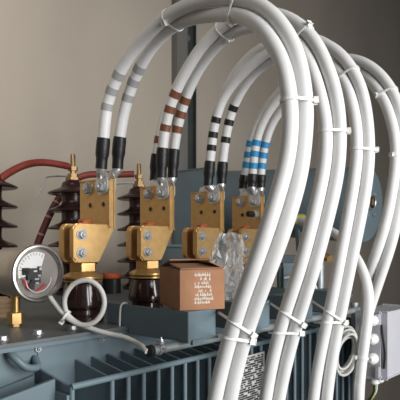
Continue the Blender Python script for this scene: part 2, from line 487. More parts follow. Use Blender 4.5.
# ------------------------------------------------------------- power cables
RC = 0.0114
CAB = {}
RELAX = {}
DRY = {}
def relax(D, dia, groups, it=60):
    import numpy as np
    A = {k: np.array([tuple(p) for p in v]) for k, v in D.items()}
    A0 = {k: v.copy() for k, v in A.items()}
    eye = np.array(tuple(cam.location))
    for _ in range(it):
        for g in groups:
            for i1 in range(len(g)):
                for i2 in range(i1 + 1, len(g)):
                    p, q = A[g[i1]], A[g[i2]]
                    d = p[:, None, :] - q[None, :, :]
                    L = np.sqrt((d ** 2).sum(2))
                    for own, oth, sg, ax in ((p, q, 1, 1), (q, p, -1, 0)):
                        j = L.argmin(axis=ax); dm = L.min(axis=ax)
                        v = (own - oth[j]) / np.maximum(dm, 1e-5)[:, None]
                        push = np.clip(dia - dm, 0, 0.004)
                        push[:3] = 0
                        own += v * (push * 0.35)[:, None]
        for k in A:
            s_ = A[k].copy()
            s_[1:-1] = (A[k][:-2] + 2 * A[k][1:-1] + A[k][2:]) / 4
            A[k][4:-1] = s_[4:-1]
    for g in groups:
        for i1 in range(len(g)):
            for i2 in range(i1 + 1, len(g)):
                d = A[g[i1]][:, None, :] - A[g[i2]][None, :, :]
                print('gap', g[i1], g[i2], round(float(np.sqrt((d ** 2).sum(2)).min()), 4))
    return {k: [Vector(p) for p in v] for k, v in A.items()}
def cable(key, pts, a0, a1, label, group, boot=None, bands=(), tape=None, lug=None, tail=None, r=RC, a2=None, ramp=(0.12, 0.5)):
    n = len(pts)
    L = [0]
    for p, q in zip(pts, pts[1:]): L.append(L[-1] + math.hypot(q[0] - p[0], q[1] - p[1]))
    P = []
    for (x, y), l in zip(pts, L):
        t = (l / L[-1] - ramp[0]) / (ramp[1] - ramp[0]); t = max(0, min(1, t)); t = t * t * (3 - 2 * t)
        av = a0 + (a1 - a0) * t
        if a2 is not None:
            t2 = max(0, min(1, (l / L[-1] - .68) / .2)); av += (a2 - a1) * t2
        if l > L[-1] * 0.45: av -= 0.024 * math.exp(-((y - 245) / 62) ** 2)
        P.append(at(x, y, a=av))
    e = P[-1]; d = (P[-1] - P[-2]).normalized()
    P += [e + d * 0.06 + UP * -0.04, W(e.x + d.x * .1, -(e.y + d.y * .1), e.z - 0.28), W(e.x + d.x * .12, -(e.y + d.y * .12), FZ + 0.012)]
    path = RELAX[key] if key in RELAX else smooth_path(spline(P, 10), 8)
    if DRY is not None:
        DRY[key] = path; return None
    # split off the crimped stretch inside the boot
    bm_ = BM(); tube(bm_, path, r, 20)
    o = obj('power_cable', bm_, M['cable'], None, loc=path[-1])
    tag(o, label, 'cable', group)
    pp = [proj(p) for p in path]
    half = len(path) // 2
    def near_y(y):
        return min(range(half), key=lambda i: abs(pp[i][1] - y) + (1000 if i > 0 and pp[i][1] > pp[i - 1][1] else 0))
    def sub(y1, y0):          # path piece between two photo heights on the rising side
        def pos(y):
            for i in range(half):
                if pp[i + 1][1] <= y <= pp[i][1]:
                    t = (pp[i][1] - y) / max(1e-6, pp[i][1] - pp[i + 1][1])
                    return i + t
            return 0.0 if y > pp[0][1] else float(half)
        i0, i1 = pos(y1), pos(y0)
        f = lambda t: path[int(t)].lerp(path[int(t) + 1], t - int(t))
        return [f(i0 + (i1 - i0) * k / 8) for k in range(9)]
    for y in bands:
        hw = 3.5 if not isinstance(y, tuple) else y[1]
        y_ = y if not isinstance(y, tuple) else y[0]
        q = sub(y_ + hw, y_ - hw)
        bm_ = BM(); tube(bm_, q, r + 0.0006, 20); obj('tape_band', bm_, M[tape], o)
    if boot:
        q = sub(boot[1], boot[0])
        bm_ = BM(); tube(bm_, q, [r * 1.0, r * 1.02, r * 1.0, r * 1.03, r * 1.2, r * 1.2, r * 1.2, r * 1.2, r * 1.12], 20)
        obj('heat_shrink_boot', bm_, M['boot'], o)
    if lug:
        a_p, b_p, z_t, side = lug      # palm against the plate
        q0 = path[0]; q1 = path[min(6, half)]
        bm_ = BM()
        top = q0 + (q1 - q0) * 0.2
        d = (q0 - top).normalized()
        neck = W(a_p + (-0.005 if side < 0 else .005), b_p, z_t + 0.019)
        tube(bm_, [top, q0, q0 + (neck - q0) * 0.5, neck], [r * 0.9, r * 0.9, r * 0.86, r * 0.6], 16)
        pr = round_poly([(b_p - 0.0185, z_t - 0.015), (b_p + 0.0185, z_t - 0.015), (b_p + 0.0185, z_t + 0.014), (b_p + 0.011, z_t + 0.031), (b_p - 0.011, z_t + 0.031), (b_p - 0.0185, z_t + 0.014)], [0.013, 0.013, 0.005, 0.003, 0.003, 0.005], 6)
        prism(bm_, [W(a_p, p[0], p[1]) for p in pr], AX * (0.0045 * (1 if side > 0 else -1)), 0.0008)
        obj('cable_lug', bm_, M['tin'], o)
    CAB[key] = (path, pp)
    return o

G1, G2, G3, G4 = [('%s cables' % s) for s in ('grey-taped', 'brown-taped', 'black-taped', 'blue-taped')]
FR = lambda k: (0.0455 - 0.0002 + OFF[k], 0.0045, 0.268, -1)
RE = lambda k: (0.0599 + OFF[k], 0.0045, 0.268, 1)
RL = lambda k: (0.0599 + OFF[k], -0.045, 0.268, 1)

L1o = [(101.2, 169), (102.3, 152), (104.2, 132), (106, 110), (110.5, 93), (118.5, 75), (132, 50), (155, 26), (170, 15), (186, 7), (205, 2.5), (222, 0), (240, 0), (256, 3.5), (272, 12.5), (290, 36), (300, 62), (304.8, 95), (305.7, 118), (304, 140), (301.5, 165), (296.5, 189), (284, 230), (266.5, 277), (257, 301), (241, 348), (229.5, 400)]
L1i = [(117.5, 169), (118.3, 152), (120.5, 131), (124, 113), (128.2, 96), (133.7, 81), (139.8, 67.5), (148, 52), (158, 39.5), (166, 31.5), (175, 24.8), (186, 18.8), (198, 15), (210, 13), (222, 12), (236, 14), (250, 19.5), (262, 28), (276, 48), (285.3, 70), (289.5, 97), (290.5, 118), (289.7, 140), (286, 165), (279.5, 188), (267, 230), (250, 276), (240.5, 302), (226, 350), (214, 400)]
L2o = [(161.5, 178), (161.7, 165), (162.5, 147), (165, 128), (169.5, 109.5), (174.8, 94), (184, 75), (198, 51), (211, 36), (226, 23.5), (243, 15.5), (262, 12), (280, 14.5), (296, 22), (310, 34.5), (320, 50), (327, 66), (334, 86), (338, 106), (340, 132), (338.7, 162), (335, 188), (324, 230), (312, 275), (303, 302), (289, 350), (278, 400)]
L2i = [(172.5, 178), (172.8, 165), (174, 148), (177, 129.5), (180.7, 114.5), (184.8, 100.5), (194, 77), (205, 60), (216, 46), (228, 34.5), (245, 26.5), (263, 25.5), (280, 30), (294, 39.5), (304, 52), (312.5, 70), (319.5, 93), (324, 113), (326.5, 132), (325, 162), (320.7, 185), (310.5, 230), (297, 278), (288, 302), (274, 350), (265, 400)]
L2t = [(154.5, 181), (155.5, 165), (158, 146), (161.5, 127), (167, 108), (174, 92), (184, 73), (198, 50), (211, 35), (226, 23.5), (243, 15.5), (262, 12), (280, 15), (296, 23), (309, 36), (317.5, 52), (323, 68), (328, 88), (331.5, 108), (333.5, 132), (332, 162), (328, 188), (317.5, 230), (305, 276), (295.5, 302), (281.5, 350), (271.5, 400)]
L3o = [(208.3, 186), (208.8, 172), (210.7, 157), (212.5, 137), (215.5, 120), (221, 103), (228, 90), (240, 75.5), (254, 62.5), (267, 53), (283, 45), (300, 40.5), (318, 41), (333, 48), (344.5, 58.5), (355, 74), (362, 92), (366.5, 115), (368.8, 140), (368.6, 162), (366.3, 187), (358, 230), (347.5, 278), (341.5, 310), (331.5, 358), (326.5, 400)]
L3i = [(221.7, 184), (222, 172), (223.2, 157), (225.7, 138), (229, 121), (233.3, 107), (240.5, 92), (252, 74.5), (266, 62.5), (283, 56), (300, 54), (316, 56), (331, 64), (342, 77), (350, 93), (355, 114), (357.3, 137), (357, 157), (353.5, 187), (345.3, 230), (336.5, 277), (330, 310), (319, 358), (313, 400)]
L3t = [(209, 184), (209.5, 168), (211, 145), (213.5, 125), (219, 105), (226, 88), (236, 71.5), (248, 57), (263, 46), (283, 39.5), (300, 37), (318, 39), (332, 48), (342, 59), (351, 75), (357, 93), (361, 115), (363.3, 140), (363, 162), (360, 187), (351.7, 230), (342, 278), (336, 310), (325.3, 358), (319.7, 400)]
L4o = [(252, 187), (252.2, 180), (253, 170), (254.3, 155), (256.5, 140), (262, 123), (271, 108), (281.5, 95), (296, 80.5), (310, 69.5), (325, 61.5), (340, 58), (354, 59.5), (368, 66), (382, 78.5), (393.5, 96), (400.5, 118), (404, 140), (404.3, 160), (402, 190), (394, 235), (384.3, 261), (375.5, 285), (369.5, 304), (366, 322), (361.5, 350), (359, 400)]
L4i = [(261, 188), (261, 178), (261.2, 170), (263, 155), (266.5, 138), (272.5, 122), (281.5, 109), (295, 94.5), (310, 82.5), (325, 74), (340, 69), (353, 68), (365, 72.5), (376, 83), (385.3, 98), (392, 117), (396, 138), (397, 157), (394.3, 184), (385, 230), (375.5, 257), (370, 277), (367.5, 294), (366.5, 312), (363, 336), (359, 365), (357.5, 400)]
L4t = [(242.5, 189), (244, 178), (246, 170), (248, 155), (250.5, 142), (256, 125), (265, 109), (277, 94), (293, 78), (308, 67), (325, 60), (340, 58), (354, 60.5), (367, 68), (380, 80.5), (390, 97), (396.5, 118), (400, 140), (400.5, 160), (398, 188), (389.5, 232), (380, 259), (373, 281), (368.5, 299), (366.5, 316), (362.5, 340), (359, 370), (357.5, 400)]
def all_cables():
    cable('1o', L1o, 0.033, 0.016, 'white cable with grey tape on the front lug, outer of the nearest arched pair', G1, (138, 170), (75, 90.5, 107), 't_grey', FR(0))
    cable('1i', L1i, 0.073, -0.009, 'white cable with grey tape on the rear lug, inner of the nearest arched pair', G1, (137, 170), (68.5, 82, 98), 't_grey', RE(0))
    cable('2o', L2o, 0.033 + OFF[1], 0.012 + SP, 'white cable with brown tape on the front lug, outer of the second arched pair', G2, (148, 180), (94, 109.5, 128), 't_brown', FR(1))
    cable('2i', L2i, 0.073 + OFF[1], -0.006 + SP, 'white cable with brown tape on the rear right lug, inner of the second arched pair', G2, (149, 180), (100.5, 114.5, 129.5), 't_brown', RE(1))
    cable('2t', L2t, 0.075 + OFF[1], 0.030 + SP, 'third brown-taped white cable, its black boot peeking out left behind the others', G2, (154, 182), (140,), 't_brown', RL(1))
    cable('3o', L3o, 0.033 + OFF[2], 0.012 + 2 * SP, 'white cable with black tape on the front lug, outer of the third arched pair', G3, (161, 187), ((120, 3), (135, 3), (148, 3)), 't_black', FR(2))
    cable('3i', L3i, 0.073 + OFF[2], -0.006 + 2 * SP, 'white cable with black tape on the rear lug, inner of the third arched pair', G3, (162, 187), ((108, 3), (122.5, 3), (140, 3)), 't_black', RE(2))
    cable('3t', L3t, 0.075 + OFF[2], 0.030 + 2 * SP, 'hidden third black-taped cable, showing as a thin strand above its arched pair', G3, (164, 187), (), 't_black', RL(2))
    cable('4o', L4o, 0.033 + OFF[3], 0.012 + 3 * SP, 'white cable with blue tape on the middle front lug of the farthest connector', G4, (174, 190), ((143, 3), (154, 3), (166, 3)), 't_blue', FR(3))
    cable('4i', L4i, 0.073 + OFF[3], -0.006 + 3 * SP, 'white cable with blue tape, rightmost of the three at the farthest connector', G4, (175, 190), ((145, 3), (155.5, 3), (166, 3)), 't_blue', RE(3), a2=.036 + 3 * SP)
    cable('4t', L4t, 0.075 + OFF[3], 0.030 + 3 * SP, 'white cable with blue tape, leftmost of the three at the farthest connector', G4, (175, 191), ((144, 3), (155, 3), (165, 3)), 't_blue', RL(3), a2=.062 + 3 * SP)
all_cables()
RELAX = relax(DRY, 2 * RC + 0.0008, [('1o', '1i'), ('2o', '2i', '2t'), ('3o', '3i', '3t'), ('4o', '4i', '4t')])
DRY = None
all_cables()

# ---------------------------------------------------------------- cable ties
def hull_outline(c2, rad, n=20):
    pts = []
    for (x, y), r in zip(c2, rad):
        for k in range(n): pts.append((x + r * math.cos(2 * PI * k / n), y + r * math.sin(2 * PI * k / n)))
    pts = sorted(set(pts))
    def half(ps):
        h = []
        for p in ps:
            while len(h) > 1 and (h[-1][0] - h[-2][0]) * (p[1] - h[-2][1]) - (h[-1][1] - h[-2][1]) * (p[0] - h[-2][0]) <= 1e-12: h.pop()
            h.append(p)
        return h
    a, b = half(pts), half(pts[::-1])
    return a[:-1] + b[:-1]

def tie(keys, px, py, label, head=(1, 0), extra=None, width=0.0046, group='white nylon cable ties'):
    cs = []
    for k in keys:
        path, pp = CAB[k]
        i = min(range(2, len(path) - 2), key=lambda j: (pp[j][0] - px) ** 2 + (pp[j][1] - py) ** 2)
        if cs:   # same cut plane as the first cable
            i = min(range(2, len(path) - 2), key=lambda j: abs((path[j] - cs[0][0]).dot(cs[0][1])) + (0 if (path[j] - cs[0][0]).length < 0.07 else 9))
        cs.append((path[i], (path[i + 1] - path[i - 1]).normalized()))
    c, t = cs[0]
    n = (cs[1][0] - c); n = (n - t * n.dot(t)).normalized(); m = t.cross(n)
    if extra is not None:
        e, hp_ = extra[0][0], extra[1]
        t = (hp_ - e).cross(hp_ - cam.location).normalized(); n = (hp_ - e).normalized(); m = t.cross(n)
        cs = []
        for k in keys:
            path, pp = CAB[k]
            i = min(range(len(path) // 2, len(path) - 2), key=lambda j: abs((path[j] - e).dot(t)))
            q = (path[i + 1] - path[i - 1]).normalized()
            cs.append((path[i] - q * (path[i] - e).dot(t) / q.dot(t), q))
        c = cs[0][0]; extra = [extra[0]]
    c2 = [((p - c).dot(n), (p - c).dot(m)) for p, _ in cs]; rad = [RC + 0.0005] * len(c2)
    if extra is not None:
        for e, r in extra: c2.append(((e - c).dot(n), (e - c).dot(m))); rad.append(r)
    o2 = hull_outline(c2, rad)
    out = [c + n * x + m * y for x, y in o2]
    th = thing('cable_tie', label, 'cable tie', c, group)
    b_ = BM(); strap_loop(b_, out, t, width, 0.0013); obj('strap', b_, M['nylon'], th, smooth=0)
    hd = Vector(RIGHT) * head[0] + UP * head[1] - FWD * 0.6
    hp = max(out, key=lambda p: (p - c).dot(hd))
    od = (hp - sum(out, Vector()) / len(out)); od = (od - t * od.dot(t)).normalized()
    b_ = BM(); box(b_, hp + od * 0.003, (0.005, 0.0075, 0.007), od, t.cross(od), t, 0.001); obj('tie_head', b_, M['nylon'], th)
    return th
tie(('1i', '1o'), 176, 20, 'white cable tie on the nearest arch, above the steel column', (0, -1), width=.005)
tie(('1i', '1o'), 235, 12, 'white cable tie at the crown of the nearest arch', (0, -1), width=.005)
tie(('1i', '1o'), 290, 100, 'white cable tie with bulky head where the nearest arched pair turns down', (1, 0))
tie(('2i', '2o'), 227, 33, 'white cable tie round the brown-taped pair near the top of its rise', (0, -1))
tie(('2i', '2o'), 297, 42, 'white cable tie round the brown-taped pair just right of the crown', (0, 1))
tie(('2i', '2o'), 326, 132, 'white cable tie on the falling side of the second arched pair', (1, 0))
tie(('3i', '3o'), 343, 78, 'white cable tie near the top right of the third arched pair', (-1, 0))
tie(('3i', '3o'), 357, 150, 'white cable tie halfway down the falling third pair', (1, 0))
tie(('4i', '4o'), 384, 94, 'white cable tie high on the farthest arched pair at right', (-1, 0))
tie(('4i', '4o'), 397, 155, 'white cable tie low on the farthest arched pair at the right edge', (-1, 0))
for k, u0, u1, l0, l1, n1 in ((0, (221, 314), (247, 331), (221, 337), (247, 341), 'nearest'),
                              (1, (273, 305), (302, 324), (271, 333), (300, 333.5), 'second'),
                              (2, (312, 301), (341, 320), (316, 322.5), (341, 322.5), 'third')):
    ki, ko = '%di' % (k + 1), '%do' % (k + 1)
    pth, pp_ = CAB[ko]
    def dep(px): return min(pp_[len(pp_) // 2:], key=lambda q: abs(q[1] - px))[2]
    tie((ki, ko), 0, 0, 'upper long cable tie lashing the %s falling pair towards the conduit' % n1, (1, 0), [(at(*u0, b=0.262), 0.005), at(*u1, Y=dep(u1[1]))], width=.0045)
    tie((ki, ko), 0, 0, 'lower long cable tie lashing the %s falling pair towards the conduit' % n1, (1, 0), [(at(*l0, b=0.24), 0.005), at(*l1, Y=dep(l1[1]))], width=.0045)

# ------------------------------------------------------------- single cable
P = [at(x, y, Y=Y) for x, y, Y in ((300, 221, 1.30), (318, 226, 1.24), (334, 233, 1.19), (347, 244, 1.15), (358, 261, 1.10), (365, 277, 1.075), (368.7, 294, 1.06), (368.5, 313, 1.055), (365.3, 338, 1.05), (362, 362, 1.05), (360, 382, 1.05), (359, 402, 1.05))]
e = P[-1]; P += [e + UP * -.3, W(e.x, -e.y, FZ + .01)]
path = smooth_path(spline(P, 10), 4)
bm = BM(); tube(bm, path, 0.0100, 18); sc = obj('earth_cable', bm, M['cable'], None, loc=path[-1])
tag(sc, 'single thinner white cable bending down beside the junction box', 'cable')
CAB['s'] = (path, [proj(p) for p in path])
i = min(range(len(path)), key=lambda j: abs(proj(path[j])[1] - 357) + (0 if proj(path[j])[0] > 350 else 99))
t = (path[i + 1] - path[i - 1]).normalized(); n, b2 = frame_of(t)
th = thing('cable_tie', 'white cable tie round the single thinner cable, level with the lowest gland', 'cable tie', path[i], 'white nylon cable ties')
bm = BM(); strap_loop(bm, [path[i] + (n * math.cos(q) + b2 * math.sin(q)) * 0.0104 for q in [2 * PI * j / 24 for j in range(24)]], t, 0.0045, 0.0013); obj('strap', bm, M['nylon'], th)
bm = BM(); box(bm, path[i] + RIGHT * -.013, (0.006, 0.008, 0.007), RIGHT, FWD, UP, .001); obj('tie_head', bm, M['nylon'], th)

# ------------------------------------------------------ high-voltage bushings
HVP = W(0.321, -0.508, 0)
hv = thing('high_voltage_bushing', 'brown ribbed high-voltage bushing behind the nearest brass connector', 'insulator', HVP, 'high-voltage bushings')
prof = [(0.055, 0.0), (0.055, 0.012), (0.036, 0.020)]
for k in range(6):
    z = 0.046 + 0.053 * k
    rr = 0.075
    prof += [(0.034, z - 0.006), (rr * .8, z - 0.008), (rr - 0.004, z - 0.009), (rr, z - 0.006), (rr - 0.003, z - 0.002), (0.052, z + 0.006), (0.036, z + 0.013), (0.033, z + 0.022)]
prof += [(0.031, 0.338), (0.022, 0.344)]
bm = BM(); lathe(bm, HVP, UP, prof, 40); obj('porcelain', bm, M['porc_hv'], hv, smooth=50)
bm = BM(); lathe(bm, HVP + UP * 0.344, UP, [(0.02, 0), (0.022, 0.002), (0.022, 0.010), (0.016, 0.0105), (0.016, 0.021), (0.009, 0.0215), (0.009, 0.03), (0.015, 0.0305), (0.015, 0.043), (0.0075, 0.044)], 6, 0.2); obj('terminal_nut', bm, M['brass_o'], hv, smooth=25)
bm = BM(); lathe(bm, HVP + UP * 0.387, UP, [(0.0075, 0), (0.0075, 0.034), (0.006, 0.038)], 14); obj('stud', bm, M['brass_o'], hv)
q = HVP + UP * 0.358
bm = BM(); tube(bm, smooth_path(spline([q + RIGHT * -.015 - FWD * .005, q + RIGHT * -.05 - FWD * .005, q + RIGHT * -.074 - FWD * .005 + UP * -.002, q + RIGHT * -.084 - FWD * .005 + UP * -.014, q + RIGHT * -.106 - FWD * .005 + UP * -.062], 6), 2), 0.0028, 8); obj('arcing_horn', bm, M['zinc'], hv)
dup(hv, AX * 0.265, 'brown ribbed high-voltage bushing between the first two brass connectors')
dup(hv, AX * -0.265, 'brown ribbed high-voltage bushing cut by the left edge')

def path_px(lst, n=8, s=3): return smooth_path(spline([at(x, y, Y=Y) for x, y, Y in lst], n), s)
p1 = path_px(((71, 167, 1.625), (62, 165, 1.60), (50, 163, 1.57), (38, 162.5, 1.54), (25, 165, 1.50), (12, 171, 1.47), (0, 179, 1.44), (-14, 192, 1.41), (-24, 212, 1.40), (-30, 245, 1.40)))
bm = BM(); tube(bm, p1, [0.007] * 3 + [0.0105] * (len(p1) - 3), 16); o = obj('high_voltage_lead', bm, M['red'], None, loc=p1[0])
tag(o, 'red sleeved lead arching left from the bushing behind the nearest connector', 'cable', 'red high-voltage leads')
p2 = path_px(((134, 174, 1.822), (120, 174.5, 1.81), (105, 174.5, 1.79), (90, 174.5, 1.77), (78, 178, 1.76), (68, 186, 1.75), (59, 198, 1.74), (51, 212, 1.73), (44, 228, 1.72), (38, 243, 1.71), (34, 258, 1.70), (31, 272, 1.66)))
bm = BM(); tube(bm, p2[:34], 0.0112, 16); o = obj('high_voltage_lead', bm, M['red'], None, loc=p2[0])
tag(o, 'red sleeved lead running behind the nearest connector and hanging down, dark with pale rings', 'cable', 'red high-voltage leads')
bm = BM(); tube(bm, p2[33:], 0.0116, 16); d = obj('dark_sleeve', bm, M['red_d'], o)
for i in (50, 58, 67, 76):
    if i + 1 < len(p2):
        bm = BM(); tube(bm, p2[i:i + 2], 0.0122, 16); obj('ring', bm, M['clear'], o)

# ---------------------------------------------------- things on the cover
p = at(111.5, 293, z=0)
pl = thing('filler_plug', 'black filler plug with orange cap between the two nearest bushings', 'plug', p)
bm = BM(); lathe(bm, p, UP, [(0.029, 0), (0.029, 0.044), (0.027, 0.046)], 28); obj('plug_body', bm, M['black'], pl)
bm = BM(); lathe(bm, p + UP * 0.046, UP, [(0.0275, 0), (0.0285, 0.002), (0.0285, 0.012), (0.026, 0.0155), (0, 0.0165)], 28); obj('plug_cap', bm, M['orange'], pl)
p = at(1, 317.5, z=0)
pl = thing('ribbed_plug', 'tan ribbed plug at the left edge behind the brass stem', 'plug', p)
pr = [(0.018, 0)]
for k in range(4): pr += [(0.020, 0.003 + k * .0095), (0.020, 0.008 + k * .0095), (0.018, 0.0095 + k * .0095)]
pr += [(0.012, 0.043), (0, 0.044)]
bm = BM(); lathe(bm, p, UP, pr, 28); obj('plug_body', bm, M['tan'], pl)

# ---------------------------------------------------- dial thermometer
gp = at(15.5, 326, z=0); ga, gb = gp.x, -gp.y
GZ = 0.1015
g = thing('dial_thermometer', 'round steel dial gauge on a brass stem at the left', 'gauge', gp)
bm = BM(); lathe(bm, gp, UP, [(0.010, 0), (0.010, 0.005), (0.0155, 0.0055), (0.0155, 0.025), (0.011, 0.0265)], 6, 0.2); obj('hex_fitting', bm, M['brass_s'], g, smooth=25)
bm = BM(); lathe(bm, gp + UP * 0.0255, UP, [(0.0088, 0), (0.0088, 0.034)], 20); obj('stem', bm, M['brass_s'], g)
fb = gb + 0.078   # face plane
c0 = W(ga, fb, GZ)
bm = BM(); lathe(bm, c0, BX, [(0.0, -0.105), (0.040, -0.105), (0.0445, -0.101), (0.0455, -0.03), (0.046, -0.008), (0.0445, -0.006), (0.0445, -0.0065), (0.0, -0.0065)], 56); obj('case', bm, M['case'], g)
bm = BM()
lathe_prof = [(0.0445, -0.0055), (0.0495, -0.0045), (0.0515, -0.001), (0.0515, 0.003), (0.0495, 0.0055), (0.0465, 0.006), (0.0445, 0.003), (0.0440, -0.0055)]
n_, b_ = frame_of(BX); rings = []
for r_, h_ in lathe_prof: rings.append([bm.verts.new(c0 + BX * h_ + (n_ * math.cos(2 * PI * i / 64) + b_ * math.sin(2 * PI * i / 64)) * r_) for i in range(64)])
for A, B in zip(rings, rings[1:] + rings[:1]):
    for i in range(64): bm.faces.new((A[i], A[(i + 1) % 64], B[(i + 1) % 64], B[i]))
obj('bezel', bm, M['bezel'], g)
bm = BM(); lathe(bm, c0, BX, [(0.0438, -0.0063), (0.0438, -0.0052)], 56); dl = obj('dial', bm, M['dial'], g)
# things on the dial: e1 = along +a (right in the photo), UP
def dpt(x, y, h): return c0 + AX * x + UP * y + BX * h
sect = [dpt(0.036 * math.cos(t), 0.036 * math.sin(t) + .002, -0.0051) for t in [math.radians(62 + 122 * i / 24) for i in range(25)]] + [dpt(-0.034, -0.008, -0.0051), dpt(-0.016, -0.004, -0.0051), dpt(0.008, 0.004, -0.0051)]
bm = BM(); prism(bm, sect, BX * 0.0006); sc_ = obj('scale', bm, M['white'], dl)
bm = BM()
for i in range(11):
    t = math.radians(68 + 10.5 * i); dr = Vector((math.cos(t), math.sin(t)))
    l0 = 0.030 if i % 5 else 0.027
    box(bm, dpt(dr.x * (l0 + .034) / 2, dr.y * (l0 + .034) / 2 + .002, -0.0043), (0.034 - l0, 0.0009, 0.0003), AX * dr.x + UP * dr.y, AX * -dr.y + UP * dr.x, BX)
obj('scale_tick', bm, M['black'], dl)
bm = BM()
for x, y, w, h in ((-0.010, -0.001, 0.022, 0.020), (-.022, .004, .012, .012), (-0.004, -.013, 0.018, 0.010), (-0.012, -.022, .010, .012), (.004, .003, .006, .018)):
    box(bm, dpt(x, y, -0.0012), (w, h, 0.006), AX, UP, BX, 0.0006)
obj('mechanism', bm, M['black'], dl)
bm = BM()
for x, y, w, h in ((-0.006, .004, .006, .003), (.002, -.004, .005, .003), (-.003, -.010, .008, .003), (.004, .008, .004, .005), (-.002, -.017, .006, .003)):
    box(bm, dpt(x, y, 0.0022), (w, h, 0.001), AX, UP, BX)
obj('terminal_block', bm, M['zinc'], dl)
for x, y, an in ((-0.026, -.014, 120), (-.021, -.021, 100), (.002, -.028, 25), (.009, -.024, 35)):
    t = math.radians(an); bm = BM(); box(bm, dpt(x, y, 0.001), (0.011, 0.0032, 0.002), AX * math.cos(t) + UP * math.sin(t), AX * -math.sin(t) + UP * math.cos(t), BX); obj('pointer', bm, M['redp'], dl)
bm = BM(); tube(bm, spline([dpt(-.024, -.012, .001), dpt(-.02, -.024, .002), dpt(-.006, -.033, .002), dpt(.012, -.030, .002), dpt(.024, -.018, .001), dpt(.026, -.008, .001)], 6), 0.0009, 8); obj('wire', bm, M['white'], dl)
bm = BM(); lathe(bm, c0, BX, [(0.0438, 0.0035), (0.0438, 0.0048)], 56); obj('glass', bm, M['glass'], g)

# coiled capillary cable from the gauge to the conduit
lp = path_px(((50, 297, .940), (56, 305, .935), (63, 313.5, .93), (71, 320.5, .925), (82, 325, .918), (94, 322.5, .914), (102, 313, .912), (104.5, 301, .912), (100.5, 289, .912), (92, 281.5, .912), (82, 280.5, .914), (72.5, 285, .918), (66, 294.5, .922), (64.5, 304, .926), (67.5, 314, .93), (76, 322, .932), (90, 328, .930), (108, 333.5, .925), (124, 337, .912), (136, 342.5, .895), (142.5, 346.5, .872)), 8, 4)
end = W(-0.0425, b_c, z_c)
lp = lp + [end]
bm = BM(); tube(bm, lp, 0.0043, 14); o = obj('signal_cable', bm, M['cable2'], None, loc=lp[0])
tag(o, 'thin pale cable looped once from the dial gauge to the conduit', 'cable')
q = at(66, 316.5, Y=.930)
th = thing('cable_tie', 'small white tie holding the loop of thin cable under the gauge', 'cable tie', q, 'white nylon cable ties')
bm = BM(); t = (RIGHT * .8 - UP * .6).normalized(); n = (RIGHT * .6 + UP * .8).normalized()
strap_loop(bm, [q + n * math.cos(s) * 0.0105 + FWD * math.sin(s) * 0.012 for s in [2 * PI * i / 24 for i in range(24)]], t, 0.004, 0.0012); obj('strap', bm, M['nylon'], th)
bm = BM(); box(bm, q - n * .012 , (0.005, 0.007, 0.006), n, FWD, t, .0008); obj('tie_head', bm, M['nylon'], th)
# strap hanging down the end of the first arm
sp = [at(x, y, a=a) for x, y, a in ((127, 303.2, 0.032), (124, 303, 0.024), (121, 306, 0.0205), (120, 316, 0.020), (119.8, 328, 0.017), (121, 337, 0.006))]
bm = BM(); tube(bm, smooth_path(spline(sp, 8), 2), 0.0019, 8); o = obj('cable_tie', bm, M['nylon'], None, loc=sp[-1])
tag(o, 'long thin white tie hanging down the end face of the nearest support arm', 'cable tie')

# ---------------------------------------------------------- cardboard box
Nx, Ny = (180 - CX) / F * .905, .905
ux, uy = Vector((.936, .351)), Vector((-.351, .936))
def camxy(X, Y, z):
    r1, r2 = X - X0, Y - Y0
    return W(UX * r1 + UY * r2, UY * r1 - UX * r2, z)
BW, BD, BH = 0.082, 0.122, 0.069
b0 = camxy(Nx, Ny, 0.0405)
eu = (camxy(Nx + ux.x, Ny + ux.y, 0.0405) - b0).normalized(); ev = (camxy(Nx + uy.x, Ny + uy.y, 0.0405) - b0).normalized()
cb = thing('cardboard_box', 'small brown cardboard box with white printed lines, flaps ajar', 'box', b0 + eu * BW / 2 + ev * BD / 2)
bm = BM(); w_ = 0.003
box(bm, b0 + eu * BW / 2 + ev * w_ / 2 + UP * BH / 2, (BW, w_, BH), eu, ev, UP)
box(bm, b0 + eu * BW / 2 + ev * (BD - w_ / 2) + UP * BH / 2, (BW, w_, BH), eu, ev, UP)
box(bm, b0 + eu * w_ / 2 + ev * BD / 2 + UP * BH / 2, (w_, BD - 2 * w_, BH), eu, ev, UP)
box(bm, b0 + eu * (BW - w_ / 2) + ev * BD / 2 + UP * BH / 2, (w_, BD - 2 * w_, BH), eu, ev, UP)
box(bm, b0 + eu * BW / 2 + ev * BD / 2 + UP * w_ / 2, (BW - 2 * w_, BD - 2 * w_, w_), eu, ev, UP)
obj('carton', bm, M['card'], cb, smooth=0)
T = b0 + UP * (BH + .0006)
def flap(o_, d1, d2, l1, l2, tilt):
    d3 = (d2 * math.cos(tilt) + UP * math.sin(tilt)).normalized(); nn = d1.cross(d3).normalized()
    bm_ = BM(); box(bm_, o_ + d1 * l1 / 2 + d3 * l2 / 2 + nn * (0.0012 if nn.z > 0 else -0.0012), (l1, l2, 0.0022), d1, d3, nn); obj('flap', bm_, M['card_in'], cb, smooth=0)
flap(T + eu * .001, eu, ev, BW - .002, BD * .5, 0.10)
flap(T + ev * BD + eu * .001, eu, -ev, BW - .002, BD * .5, 0.22)
flap(T + ev * .004 + eu * BW + UP * .0, ev, -eu, BD - .008, 0.03, 0.42)
